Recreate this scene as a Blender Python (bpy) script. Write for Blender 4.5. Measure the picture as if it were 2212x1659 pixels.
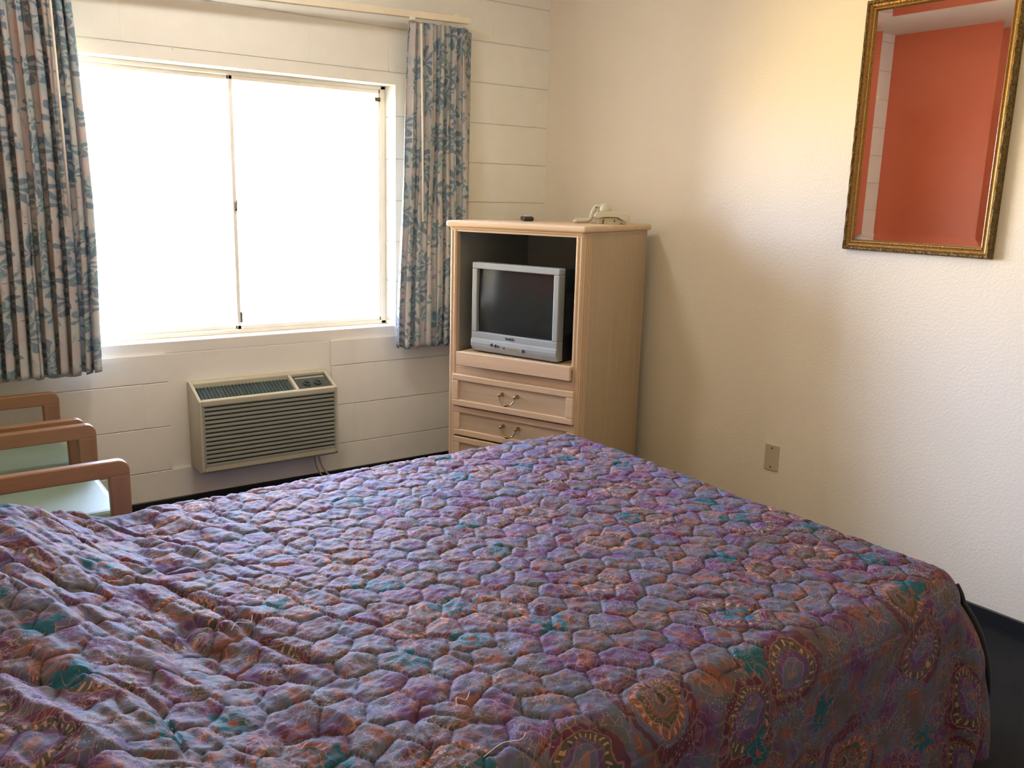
import bpy, bmesh, math, random
import numpy as np
from mathutils import Vector, Matrix
random.seed(7)
for o in list(bpy.data.objects):
    bpy.data.objects.remove(o, do_unlink=True)
SC = bpy.context.scene
COL = SC.collection

# ------------------------------------------------------------------ camera
cam_d = bpy.data.cameras.new('camera')
cam = bpy.data.objects.new('camera', cam_d)
COL.objects.link(cam)
r_ = Vector((0.811649, -0.583552, 0.026325))
u_ = Vector((0.102031, 0.185998, 0.977238))
f_ = Vector((0.575165, 0.790489, -0.210506))
M = Matrix.Identity(4)
for i in range(3):
    M[i][0] = r_[i]; M[i][1] = u_[i]; M[i][2] = -f_[i]
M[0][3], M[1][3], M[2][3] = -3.10226, -4.00176, 1.46885
cam.matrix_world = M
cam_d.sensor_width = 36.0
cam_d.lens = 1902.054 / 2212 * 36.0
cam_d.clip_start = 0.02
SC.camera = cam

# ------------------------------------------------------------------ view and world
SC.view_settings.view_transform = 'Standard'
SC.view_settings.look = 'None'
SC.view_settings.gamma = 1.0
SC.view_settings.use_curve_mapping = False
SC.view_settings.exposure = 0.34
SC.cycles.max_bounces = 12
SC.cycles.diffuse_bounces = 8

W = bpy.data.worlds.new('world'); SC.world = W
W.use_nodes = True
wn = W.node_tree; wn.nodes.clear()
wo = wn.nodes.new('ShaderNodeOutputWorld'); wb = wn.nodes.new('ShaderNodeBackground')
tc = wn.nodes.new('ShaderNodeTexCoord'); sx = wn.nodes.new('ShaderNodeSeparateXYZ')
mr = wn.nodes.new('ShaderNodeMapRange'); cr = wn.nodes.new('ShaderNodeValToRGB')
mr.inputs[1].default_value = -1; mr.inputs[2].default_value = 1
wn.links.new(tc.outputs['Generated'], sx.inputs[0]); wn.links.new(sx.outputs[2], mr.inputs[0])
wn.links.new(mr.outputs[0], cr.inputs[0]); wn.links.new(cr.outputs[0], wb.inputs[0]); wn.links.new(wb.outputs[0], wo.inputs[0])
e = cr.color_ramp.elements
e[0].position = 0.0; e[0].color = (1.0, 0.72, 0.27, 1)      # sunlit dry ground outdoors
e[1].position = 1.0; e[1].color = (0.5, 0.66, 1.0, 1)       # sky
a = e.new(0.47); a.color = (1.0, 0.78, 0.38, 1)
a = e.new(0.52); a.color = (0.66, 0.77, 1.04, 1)
a = e.new(0.70); a.color = (0.55, 0.68, 1.0, 1)
wb.inputs[1].default_value = 39.0

def portal(name, loc, sx_, sz, rx):
    l = bpy.data.lights.new(name, 'AREA'); l.shape = 'RECTANGLE'; l.size = sx_; l.size_y = sz
    l.cycles.is_portal = True
    o = bpy.data.objects.new(name, l); o.location = loc; o.rotation_euler = (rx, 0, 0); COL.objects.link(o)
portal('window_portal', (-1.77, 0.19, 1.385), 1.65, 1.18, -math.pi/2)

# ------------------------------------------------------------------ material helpers
class N:
    """tiny node expression helper"""
    def __init__(s, name):
        s.m = bpy.data.materials.new(name); s.m.use_nodes = True
        s.nt = s.m.node_tree; s.b = s.nt.nodes['Principled BSDF']; s.out = s.nt.nodes['Material Output']
    def n(s, t, **k):
        nd = s.nt.nodes.new(t)
        for a_, v in k.items(): setattr(nd, a_, v)
        return nd
    def put(s, sock, v):
        if isinstance(v, bpy.types.NodeSocket): s.nt.links.new(v, sock)
        elif v is not None:
            if isinstance(v, (tuple, list)) and len(v) == 3 and sock.type == 'RGBA': v = (*v, 1)
            sock.default_value = v
    def math(s, op, a_, b_=None, c_=None, clamp=False):
        nd = s.n('ShaderNodeMath', operation=op, use_clamp=clamp)
        s.put(nd.inputs[0], a_)
        if b_ is not None: s.put(nd.inputs[1], b_)
        if c_ is not None: s.put(nd.inputs[2], c_)
        return nd.outputs[0]
    def vec(s, op, a_, b_=None, out=0):
        nd = s.n('ShaderNodeVectorMath', operation=op); s.put(nd.inputs[0], a_)
        if b_ is not None:
            s.put(nd.inputs['Scale'] if op == 'SCALE' else nd.inputs[1], b_)
        return nd.outputs['Value' if op in ('LENGTH', 'DOT_PRODUCT', 'DISTANCE') else 'Vector']
    def noise(s, vec, scale, detail=3, rough=.5, color=False, dist=0.0):
        nd = s.n('ShaderNodeTexNoise'); s.put(nd.inputs['Vector'], vec); nd.inputs['Scale'].default_value = scale
        nd.inputs['Detail'].default_value = detail; nd.inputs['Roughness'].default_value = rough
        nd.inputs['Distortion'].default_value = dist
        return nd.outputs[1 if color else 0]
    def vor(s, vec, scale, feature='F1', rnd=1.0):
        nd = s.n('ShaderNodeTexVoronoi', feature=feature); s.put(nd.inputs['Vector'], vec)
        nd.voronoi_dimensions = '2D'
        nd.inputs['Scale'].default_value = scale; nd.inputs['Randomness'].default_value = rnd
        return nd
    def ramp(s, fac, stops, interp='LINEAR'):
        nd = s.n('ShaderNodeValToRGB'); s.put(nd.inputs[0], fac); r = nd.color_ramp; r.interpolation = interp
        while len(r.elements) > 1: r.elements.remove(r.elements[-1])
        first = True
        for p_, c_ in stops:
            if not isinstance(c_, (tuple, list)): c_ = (c_, c_, c_)
            if first: el = r.elements[0]; el.position = p_; first = False
            else: el = r.elements.new(p_)
            el.color = (*c_, 1)
        return nd.outputs[0]
    def mix(s, f, a_, b_, mode='MIX'):
        nd = s.n('ShaderNodeMix', data_type='RGBA', blend_type=mode)
        s.put(nd.inputs[0], f); s.put(nd.inputs[6], a_); s.put(nd.inputs[7], b_)
        return nd.outputs[2]
    def coord(s, which='Object', scale=None):
        o = s.n('ShaderNodeTexCoord').outputs[which]
        if scale: 
            mp = s.n('ShaderNodeMapping'); s.put(mp.inputs[0], o); mp.inputs['Scale'].default_value = scale; o = mp.outputs[0]
        return o
    def bump(s, hgt, strength=.3, dist=.002, normal=None):
        nd = s.n('ShaderNodeBump'); nd.inputs['Strength'].default_value = strength; nd.inputs['Distance'].default_value = dist
        s.put(nd.inputs['Height'], hgt)
        if normal: s.put(nd.inputs['Normal'], normal)
        return nd.outputs[0]
    def set(s, **k):
        names = dict(color='Base Color', rough='Roughness', metal='Metallic', normal='Normal', spec='Specular IOR Level',
                     coat='Coat Weight', sheen='Sheen Weight', sheenr='Sheen Roughness', sheent='Sheen Tint', coatr='Coat Roughness')
        for a_, v in k.items(): s.put(s.b.inputs[names[a_]], v)
        return s.m

def plain(name, col, rough=.5, metal=0, var=.06, bs=60, bstr=.08, **k):
    q = N(name); c = q.coord()
    n1 = q.noise(c, 6, 4)
    lo = tuple(x*(1-var) for x in col); hi = tuple(min(1, x*(1+var)) for x in col)
    q.set(color=q.ramp(n1, [(.3, lo), (.7, hi)]), rough=rough, metal=metal, normal=q.bump(q.noise(c, bs, 3), bstr, .001), **k)
    return q.m

def wood(name, c1, c2, rough=.4, axis=2, freq=30, spec=.5):
    q = N(name)
    sc = [freq, freq, freq]; sc[axis] = freq*.045
    c = q.coord('Object', tuple(sc))
    n1 = q.noise(c, 1.0, 6, .6, dist=.6); n2 = q.noise(c, 4.0, 3, .6)
    f = q.math('ADD', q.math('MULTIPLY', n1, .7), q.math('MULTIPLY', n2, .3))
    q.set(color=q.ramp(f, [(.3, c1), (.7, c2)]), rough=rough, spec=spec, normal=q.bump(n2, .12, .001))
    return q.m

# painted block wall facing the room
def mat_block():
    q = N('painted_block'); c = q.coord('Object')
    s_ = q.n('ShaderNodeSeparateXYZ'); q.put(s_.inputs[0], c)
    cb = q.n('ShaderNodeCombineXYZ'); q.put(cb.inputs[0], q.math('ADD', s_.outputs[0], 20*.4064 - .039)); q.put(cb.inputs[1], s_.outputs[2])
    br = q.n('ShaderNodeTexBrick'); q.put(br.inputs[0], cb.outputs[0])
    br.offset = .5; br.inputs['Scale'].default_value = 1.0
    br.inputs['Brick Width'].default_value = .4064; br.inputs['Row Height'].default_value = .2032
    br.inputs['Mortar Size'].default_value = .0035; br.inputs['Mortar Smooth'].default_value = .9
    br.inputs['Color1'].default_value = (1, 1, 1, 1); br.inputs['Color2'].default_value = (1, 1, 1, 1); br.inputs['Mortar'].default_value = (0, 0, 0, 1)
    # vertical joints are nearly filled with paint: keep only part of them
    rowpos = q.math('FRACT', q.math('DIVIDE', s_.outputs[2], .2032))
    near = q.math('LESS_THAN', q.math('ABSOLUTE', q.math('SUBTRACT', q.math('FRACT', q.math('ADD', rowpos, .5)), .5)), .035)
    vert = q.math('MAXIMUM', near, .16)
    mort = q.math('MULTIPLY', br.outputs['Fac'], vert)
    fine = q.noise(c, 140, 4, .6); soft = q.noise(c, 12, 2)
    h1 = q.math('ADD', q.math('MULTIPLY', mort, -1.0), q.math('MULTIPLY', fine, .06))
    h1 = q.math('ADD', h1, q.math('MULTIPLY', soft, .12))
    q.set(color=q.ramp(soft, [(.3, (.82, .825, .80)), (.7, (.85, .855, .83))]), rough=.45, normal=q.bump(h1, .8, .005))
    return q.m
def mat_wall(name, c1, c2, rough=.5, spec=.5, st=.25):
    q = N(name); c = q.coord('Object')
    n1 = q.noise(c, 95, 3, .55); n2 = q.noise(c, 22, 2, .5)
    h1 = q.math('ADD', q.ramp(n1, [(.35, 0.0), (.65, 1.0)]), q.math('MULTIPLY', n2, .6))
    q.set(color=q.ramp(q.noise(c, 2.0, 3), [(.3, c1), (.7, c2)]), rough=rough, spec=spec, normal=q.bump(h1, st, .0016))
    return q.m
M_block = mat_block()
M_plaster = mat_wall('smooth_painted_plaster', (.82, .825, .80), (.85, .855, .83), .45, .5, .1)
M_right = mat_wall('cream_wall_paint', (.79, .74, .655), (.81, .76, .675), .42)
M_red = mat_wall('terracotta_wall_paint', (.56, .125, .06), (.60, .14, .068), .38, .5, .15)
M_ceil = mat_wall('ceiling_paint', (.80, .77, .68), (.83, .80, .71), .7)
M_white = plain('white_vinyl', (.82, .81, .74), .35)
M_track = plain('cream_enamel', (.84, .78, .64), .4)
M_base = plain('black_vinyl', (.012, .013, .016), .45)
def mat_carpet():
    q = N('dark_carpet'); c = q.coord('Object')
    n1 = q.noise(c, 260, 3, .7); n2 = q.noise(c, 5, 3)
    q.set(color=q.mix(.5, q.ramp(n1, [(.3, (.012, .013, .015)), (.7, (.035, .036, .04))]), q.ramp(n2, [(.3, (.016, .017, .02)), (.7, (.026, .027, .03))])),
          rough=.95, spec=.15, normal=q.bump(n1, .8, .006))
    return q.m
M_carpet = mat_carpet()

# ------------------------------------------------------------------ mesh helpers
def new_obj(name, bm, mat, parent=None, smooth=False, bevel=0, seg=2, kind=None):
    me = bpy.data.meshes.new(name); bm.normal_update(); bm.to_mesh(me); bm.free()
    o = bpy.data.objects.new(name, me); COL.objects.link(o)
    if mat: me.materials.append(mat)
    if parent: o.parent = parent
    if smooth:
        for p_ in me.polygons: p_.use_smooth = True
    if bevel:
        md = o.modifiers.new('bevel', 'BEVEL'); md.width = bevel; md.segments = seg; md.limit_method = 'ANGLE'; md.angle_limit = math.radians(40)
        md.harden_normals = False
    if kind: o['kind'] = kind
    return o
def tag(o, label, cat, group=None):
    o['label'] = label; o['category'] = cat
    if group: o['group'] = group
    return o
def thing(name, label, cat, loc=(0, 0, 0), rz=0, group=None):
    o = bpy.data.objects.new(name, None); COL.objects.link(o); o.location = loc; o.rotation_euler = (0, 0, rz)
    o.empty_display_size = .05
    return tag(o, label, cat, group)
def box(bm, lo, hi):
    (x0, y0, z0), (x1, y1, z1) = lo, hi
    v = [bm.verts.new(p_) for p_ in ((x0,y0,z0),(x1,y0,z0),(x1,y1,z0),(x0,y1,z0),(x0,y0,z1),(x1,y0,z1),(x1,y1,z1),(x0,y1,z1))]
    for f in ((0,3,2,1),(4,5,6,7),(0,1,5,4),(1,2,6,5),(2,3,7,6),(3,0,4,7)): bm.faces.new([v[i] for i in f])
def B(*boxes):
    bm = bmesh.new()
    for lo, hi in boxes: box(bm, lo, hi)
    return bm
def prism(bm, pts, ax, a0, a1):
    """extrude closed 2D outline pts along axis ax (0,1,2) from a0 to a1"""
    def mk(p_, a_):
        q = list(p_); q.insert(ax, a_); return q
    v0 = [bm.verts.new(mk(p_, a0)) for p_ in pts]; v1 = [bm.verts.new(mk(p_, a1)) for p_ in pts]
    n = len(pts)
    bm.faces.new(v0); bm.faces.new(v1[::-1])
    for i in range(n):
        bm.faces.new((v0[i], v1[i], v1[(i+1) % n], v0[(i+1) % n]))
    bmesh.ops.recalc_face_normals(bm, faces=bm.faces[:])
def tube(bm, pts, rad, seg=10, caps=True):
    pts = [Vector(p_) for p_ in pts]; n = len(pts)
    rads = rad if isinstance(rad, (list, tuple)) else [rad]*n
    rings = []; prev = None
    for i, p_ in enumerate(pts):
        d = (pts[min(i+1, n-1)] - pts[max(i-1, 0)]).normalized()
        if prev is None:
            up = Vector((0, 0, 1)) if abs(d.z) < .9 else Vector((1, 0, 0))
            a_ = d.cross(up).normalized()
        else: a_ = (prev - d*prev.dot(d)).normalized()
        prev = a_; b_ = d.cross(a_)
        rings.append([bm.verts.new(p_ + (a_*math.cos(t) + b_*math.sin(t))*rads[i]) for t in [2*math.pi*k/seg for k in range(seg)]])
    for i in range(n-1):
        for k in range(seg):
            bm.faces.new((rings[i][k], rings[i][(k+1) % seg], rings[i+1][(k+1) % seg], rings[i+1][k]))
    if caps:
        bm.faces.new(rings[0][::-1]); bm.faces.new(rings[-1])
def lathe(bm, prof, seg=24, org=(0, 0, 0), axis=2):
    rings = []
    for r, h in prof:
        ring = []
        for k in range(seg):
            t = 2*math.pi*k/seg; c, s = r*math.cos(t), r*math.sin(t)
            p_ = {2: (c, s, h), 1: (c, h, s), 0: (h, c, s)}[axis]
            ring.append(bm.verts.new(Vector(p_) + Vector(org)))
        rings.append(ring)
    for i in range(len(rings)-1):
        for k in range(seg):
            bm.faces.new((rings[i][k], rings[i][(k+1) % seg], rings[i+1][(k+1) % seg], rings[i+1][k]))
    bm.faces.new(rings[0][::-1]); bm.faces.new(rings[-1])
    bmesh.ops.recalc_face_normals(bm, faces=bm.faces[:])
def smoothpath(pts, k=6):
    """Catmull-Rom"""
    P = [Vector(p_) for p_ in pts]; P = [P[0]*2-P[1]] + P + [P[-1]*2-P[-2]]; out = []
    for i in range(1, len(P)-2):
        for j in range(k):
            t = j/k; a_, b_, c_, d_ = P[i-1], P[i], P[i+1], P[i+2]
            out.append(.5*((2*b_) + (c_-a_)*t + (2*a_-5*b_+4*c_-d_)*t*t + (3*b_-a_-3*c_+d_)*t**3))
    out.append(P[-2]); return out
def struct(name, bm, mat, **k):
    return new_obj(name, bm, mat, kind='structure', **k)

# ------------------------------------------------------------------ room shell
XL, YB, ZC = -3.27, -5.6, 2.70
WX0, WX1, WZ0, WZ1 = -2.60, -.943, .79, 1.976
K = .012   # block face stands this far in front of the smooth plaster patch
T = .20
struct('wall_back', B(((XL-.2, 0, 0), (-2.088, T, .737)), ((-1.302, 0, 0), (.2, T, .737)), ((-2.088, 0, 0), (-1.302, T, .205)),
                      ((XL-.2, 0, .737), (WX0, T, ZC)), ((WX1, 0, .737), (.2, T, ZC)), ((WX0, 0, WZ1), (WX1, T, ZC))), M_block)
struct('trim_1', B(((-2.088, K, .205), (-1.302, T, .737)), ((WX0, K, .737), (WX1, T, WZ0))), M_plaster, bevel=.003)
struct('wall_right', B(((0, YB-.15, 0), (.15, 0, ZC))), M_right)
struct('wall_left', B(((XL-.15, -1.35, 0), (XL, 0, ZC))), M_red)
struct('wall_left_rear', B(((XL-.15, YB-.15, 0), (XL, -1.35, ZC))), M_right)
struct('wall_front', B(((XL, YB-.15, 0), (-.95, YB, ZC)), ((-.45, YB-.15, 0), (0, YB, ZC)), ((-.95, YB-.15, 2.06), (-.45, YB, ZC))), M_right)
dr = struct('door_1', B(((-.95, YB-.10, 0), (-.45, YB-.05, 2.06))), M_right)
struct('floor', B(((XL-.15, YB-.15, -.1), (.15, T, 0))), M_carpet)
struct('ceiling', B(((XL-.15, YB-.15, ZC), (.15, T, ZC+.1))), M_ceil)
def base_profile(bm, horizontal_pts, ax, a0, a1): prism(bm, horizontal_pts, ax, a0, a1)
bm = bmesh.new(); prism(bm, [(0, 0), (-.007, 0), (-.006, .012), (-.006, .066), (-.003, .07), (0, .07)], 0, XL, 0)
struct('baseboard_back', bm, M_base)
bm = bmesh.new(); prism(bm, [(0, 0), (-.007, 0), (-.006, .012), (-.006, .066), (-.003, .07), (0, .07)], 1, YB, 0)
struct('baseboard_right', bm, M_base)
bm = bmesh.new(); prism(bm, [(XL, 0), (XL+.016, 0), (XL+.008, .012), (XL+.006, .066), (XL+.003, .07), (XL, .07)], 1, YB, 0)
struct('baseboard_left', bm, M_base)

# unseen lamp added to brighten the window wall, above the bed's window side
M_fill = N('fill_light_glass'); c = M_fill.coord(); M_fill.set(color=M_fill.ramp(M_fill.noise(c, 4, 2), [(.3, (.85, .855, .83)), (.7, (.9, .87, .8))]), rough=.3)
M_fill.b.inputs['Emission Color'].default_value = (1, .955, .86, 1); M_fill.b.inputs['Emission Strength'].default_value = 35.0
cl = thing('added_fill_light', 'added fill light, unseen round bowl above the bed side nearest the window', 'fill light', (-1.95, -1.0, ZC))
bm = bmesh.new(); lathe(bm, [(.19, -.001), (.19, -.02), (.17, -.024)], 40); new_obj('base', bm, M_track, cl)
bm = bmesh.new(); lathe(bm, [(.165, -.025), (.165, -.035), (.15, -.06), (.11, -.085), (.06, -.098), (.0, -.10)], 40); new_obj('fill_light_bowl', bm, M_fill.m, cl, smooth=True)

# window: white sliding unit set back in the opening
win = bpy.data.objects.new('window_1', None); COL.objects.link(win); win['kind'] = 'structure'
Y0, Y1 = .105, .165
new_obj('window_frame', B(((WX0, Y0, WZ0), (WX1, Y1, WZ0+.018)), ((WX0, Y0, WZ1-.018), (WX1, Y1, WZ1)),
        ((WX0, Y0, WZ0), (WX0+.028, Y1, WZ1)), ((WX1-.028, Y0, WZ0), (WX1, Y1, WZ1))), M_white, win, bevel=.003)
xm = -1.715
M_bright = plain('bright_white_vinyl', (.90, .895, .86), .3)
fw = .018
for nm, a0, a1, yy in (('sash', WX0+.018, xm+.012, .137), ('sash', xm-.012, WX1-.018, .112)):
    s_ = new_obj(nm, B(((a0, yy, WZ0+fw), (a1, yy+.022, WZ0+2*fw)), ((a0, yy, WZ1-2*fw), (a1, yy+.022, WZ1-fw)),
            ((a0, yy, WZ0+fw), (a0+fw, yy+.022, WZ1-fw)), ((a1-fw, yy, WZ0+fw), (a1, yy+.022, WZ1-fw))), M_bright, win, bevel=.002)
    q = N('window_glass')
    tr = q.n('ShaderNodeBsdfTransparent'); gl = q.n('ShaderNodeBsdfGlossy'); gl.inputs['Roughness'].default_value = .02
    fr = q.n('ShaderNodeFresnel'); fr.inputs[0].default_value = 1.45; ms = q.n('ShaderNodeMixShader')
    q.put(ms.inputs[0], fr.outputs[0]); q.put(ms.inputs[1], tr.outputs[0]); q.put(ms.inputs[2], gl.outputs[0]); q.put(q.out.inputs[0], ms.outputs[0])
    new_obj('pane', B(((a0+.016, yy+.008, WZ0+.034), (a1-.016, yy+.012, WZ1-.034))), q.m, s_)
M_dkmetal = plain('dark_latch_metal', (.10, .09, .07), .4, .8)
new_obj('latch', B(((xm-.006, .102, 1.36), (xm+.006, .112, 1.40)), ((xm-.003, .094, 1.37), (xm+.003, .104, 1.41))), M_dkmetal, win, bevel=.002)
new_obj('latch', B(((xm+.002, .098, WZ0+.05), (xm+.009, .112, WZ0+.10))), M_dkmetal, win, bevel=.002)
new_obj('latch', B(((WX1-.062, .094, WZ1-.075), (WX1-.032, .112, WZ1-.055))), M_dkmetal, win, bevel=.002)

# ------------------------------------------------------------------ bedspread
def vnoise(x, y, seed=0):
    xi = np.floor(x).astype(np.int64); yi = np.floor(y).astype(np.int64); fx = x-xi; fy = y-yi
    def hsh(a_, b_):
        v = (a_*374761393 + b_*668265263 + seed*1442695041) & 0xffffffff
        v = ((v ^ (v >> 13))*1274126177) & 0xffffffff
        return ((v ^ (v >> 16)) & 0xffff)/65535.0
    sx_ = fx*fx*(3-2*fx); sy = fy*fy*(3-2*fy)
    return (hsh(xi, yi)*(1-sx_)+hsh(xi+1, yi)*sx_)*(1-sy)+(hsh(xi, yi+1)*(1-sx_)+hsh(xi+1, yi+1)*sx_)*sy - .5
def fbm(x, y, seed=0, o=3):
    t = 0; a_ = 1
    for i in range(o): t = t + a_*vnoise(x*2**i+7.3*i, y*2**i-3.1*i, seed+i); a_ *= .5
    return t
def sstep(x, a_, b_):
    t = np.clip((x-a_)/(b_-a_), 0, 1); return t*t*(3-2*t)

# bed extents (cloth plane) and height
BX0, BX1, BY0, BY1, BZ = -3.24, -.895, -3.01, -1.385, .552
RE = .07          # edge roundness
RC = .09           # plan corner roundness
def cloth():
    ix1, iy0, iy1 = BX1-RC, BY0+RC, BY1-RC
    arc = RE*math.pi/2; flat = RC-RE; drop = .43; tot = flat+arc+drop
    st = .0042
    us = np.concatenate([np.arange(BX0, ix1+flat+arc, st), np.arange(ix1+flat+arc, ix1+tot+.001, .010)])
    vs = np.concatenate([np.arange(iy0-tot, iy0-flat-arc, .010), np.arange(iy0-flat-arc, iy1+flat+arc, st), np.arange(iy1+flat+arc, iy1+tot, .012)])
    U, V = np.meshgrid(us, vs, indexing='ij')
    du = np.maximum(U-ix1, 0); dv = np.where(V < iy0, V-iy0, np.where(V > iy1, V-iy1, 0))
    s = np.maximum(du, np.abs(dv)); L = np.hypot(du, dv) + 1e-9
    # corner direction: square to circle
    dx, dy = du/L, dv/L
    px = np.minimum(U, ix1); py = np.clip(V, iy0, iy1)
    a_ = np.clip(s-flat, 0, arc)/RE
    below = np.clip(s-flat-arc, 0, None)
    corner = np.clip(4*(dx*np.abs(dy)), 0, 2)/2          # 1 on the diagonal
    hor = np.minimum(s, flat) + RE*np.sin(a_)
    z = -RE*(1-np.cos(a_)) - below
    along = np.where(np.abs(dv) > du, U, V)
    flare = below*.05 + corner*.10*(1-np.exp(-below/.12)) + below*.16*vnoise(along*5.5, along*0+3.3, 5)
    hor = hor + flare
    # stretched, puckered fall: shallow folds
    X = px + dx*hor; Y = py + dy*hor; Z = BZ + z
    # cloth coordinates
    CU = px + dx*s; CV = py + dy*s
    top = 1 - sstep(s, flat*.75, flat+arc*.55)
    # normals of smooth shape (approx.)
    nx, ny, nz = dx*np.sin(a_), dy*np.sin(a_), np.cos(a_)
    # quilting: hexagon-like cells with wavy stitch lines
    wu = CU + .012*np.sin(CV*23+1.0+2*np.sin(CU*5)) + .008*fbm(CU*9, CV*9, 11)
    wv = CV + .011*np.sin(CU*27+2*np.sin(CV*6)) + .008*fbm(CU*9, CV*9, 23)
    A, Bp = .078, .090
    gi = np.floor(wu/A).astype(np.int64)
    d1 = np.full(U.shape, 9.); d2 = np.full(U.shape, 9.)
    def h2(i, j, sd): 
        v = (i*73856093 ^ j*19349663 ^ sd*83492791) & 0xffffffff
        v = ((v ^ (v >> 13))*1274126177) & 0xffffffff
        return ((v ^ (v >> 16)) & 0xffff)/65535.0 - .5
    for ii in (-1, 0, 1, 2):
        i = gi+ii; off = (i % 2)*.5
        gj = np.floor(wv/Bp-off).astype(np.int64)
        for jj in (-1, 0, 1, 2):
            j = gj+jj
            sx_ = (i + .30*h2(i, j, 1))*A; sy = (j+off + .30*h2(i, j, 2))*Bp
            d = np.hypot(wu-sx_, wv-sy)
            m = d < d1
            d2 = np.where(m, d1, np.minimum(d2, d)); d1 = np.where(m, d, d1)
    e_ = d2-d1
    puff = .8*(1-np.exp(-e_/.007)) + .3*(1-np.exp(-e_/.035))
    # pillows under the cloth at the head
    pil = sstep(-U, 2.60, 2.92)
    sideofpil = sstep(V, BY0+.02, BY0+.25)*(1-sstep(V, BY1-.14, BY1+.02))
    Zp = pil*(.085+.02*np.sin((V+2.2)*3.6))*(.45+.55*sideofpil)*np.where(s > flat+arc, 0, 1-sstep(s, flat*.6, flat+arc))
    valley = -.012*np.exp(-((U+2.60)/.05)**2)*top
    # small puckers and big soft wrinkles
    hz = .0068*puff*top
    hz += top*.0046*fbm(CU*40+CV*12, CV*26-CU*10, 3)*(0.35+.65*puff)
    wr = sstep(-U, 2.25, 2.75)
    rot = CU*.93 + CV*.36; rot2 = -CU*.36 + CV*.93
    hz += top*wr*.034*fbm(rot*15, rot2*3.2, 41, 3)
    hz -= top*(.18+.82*sstep(-U, 2.0, 2.7))*.012*np.exp(-(fbm(rot*9, rot2*3.0, 141, 2)/.035)**2)
    # radiating puckers beside the stitches
    hz += top*.0035*(np.abs(fbm(CU*30, CV*55, 151, 2))+np.abs(fbm(CU*58, CV*26, 161, 2)))
    # loose ripples between the stitches further down the bed
    hz += top*(1-wr)*.0035*fbm(rot*18, rot2*6, 61, 2)
    hz += top*.012*fbm(CU*2.2, CV*2.2, 77, 2)
    # folds in the fall
    hz += (1-top)*(.010*fbm(along*7, z*2.5, 91, 2) + .010*fbm((along+z*1.2)*9, z*3, 95, 2)*sstep(below, .0, .15))
    X = X + nx*hz; Y = Y+ny*hz; Z = Z + np.maximum(nz, .0)*hz + Zp + valley
    nzero = (1-nz)
    n0, n1 = U.shape
    idx = np.arange(n0*n1).reshape(n0, n1)
    quads = np.stack([idx[:-1, :-1], idx[1:, :-1], idx[1:, 1:], idx[:-1, 1:]], -1).reshape(-1, 4)
    me = bpy.data.meshes.new('bedspread')
    me.vertices.add(n0*n1); me.vertices.foreach_set('co', np.stack([X, Y, Z], -1).astype(np.float32).ravel())
    me.loops.add(quads.size); me.loops.foreach_set('vertex_index', quads.astype(np.int32).ravel())
    me.polygons.add(len(quads)); me.polygons.foreach_set('loop_start', np.arange(0, quads.size, 4, dtype=np.int32))
    me.polygons.foreach_set('loop_total', np.full(len(quads), 4, dtype=np.int32))
    me.polygons.foreach_set('use_smooth', np.ones(len(quads), dtype=bool))
    me.update(calc_edges=True); me.validate()
    uv = me.uv_layers.new(name='cloth')
    cu = np.stack([CU, CV], -1).reshape(-1, 2)[quads.ravel()]
    uv.data.foreach_set('uv', cu.astype(np.float32).ravel())
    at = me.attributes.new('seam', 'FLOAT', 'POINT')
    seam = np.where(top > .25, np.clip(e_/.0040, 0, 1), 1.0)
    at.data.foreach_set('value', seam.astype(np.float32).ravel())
    return me
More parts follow.
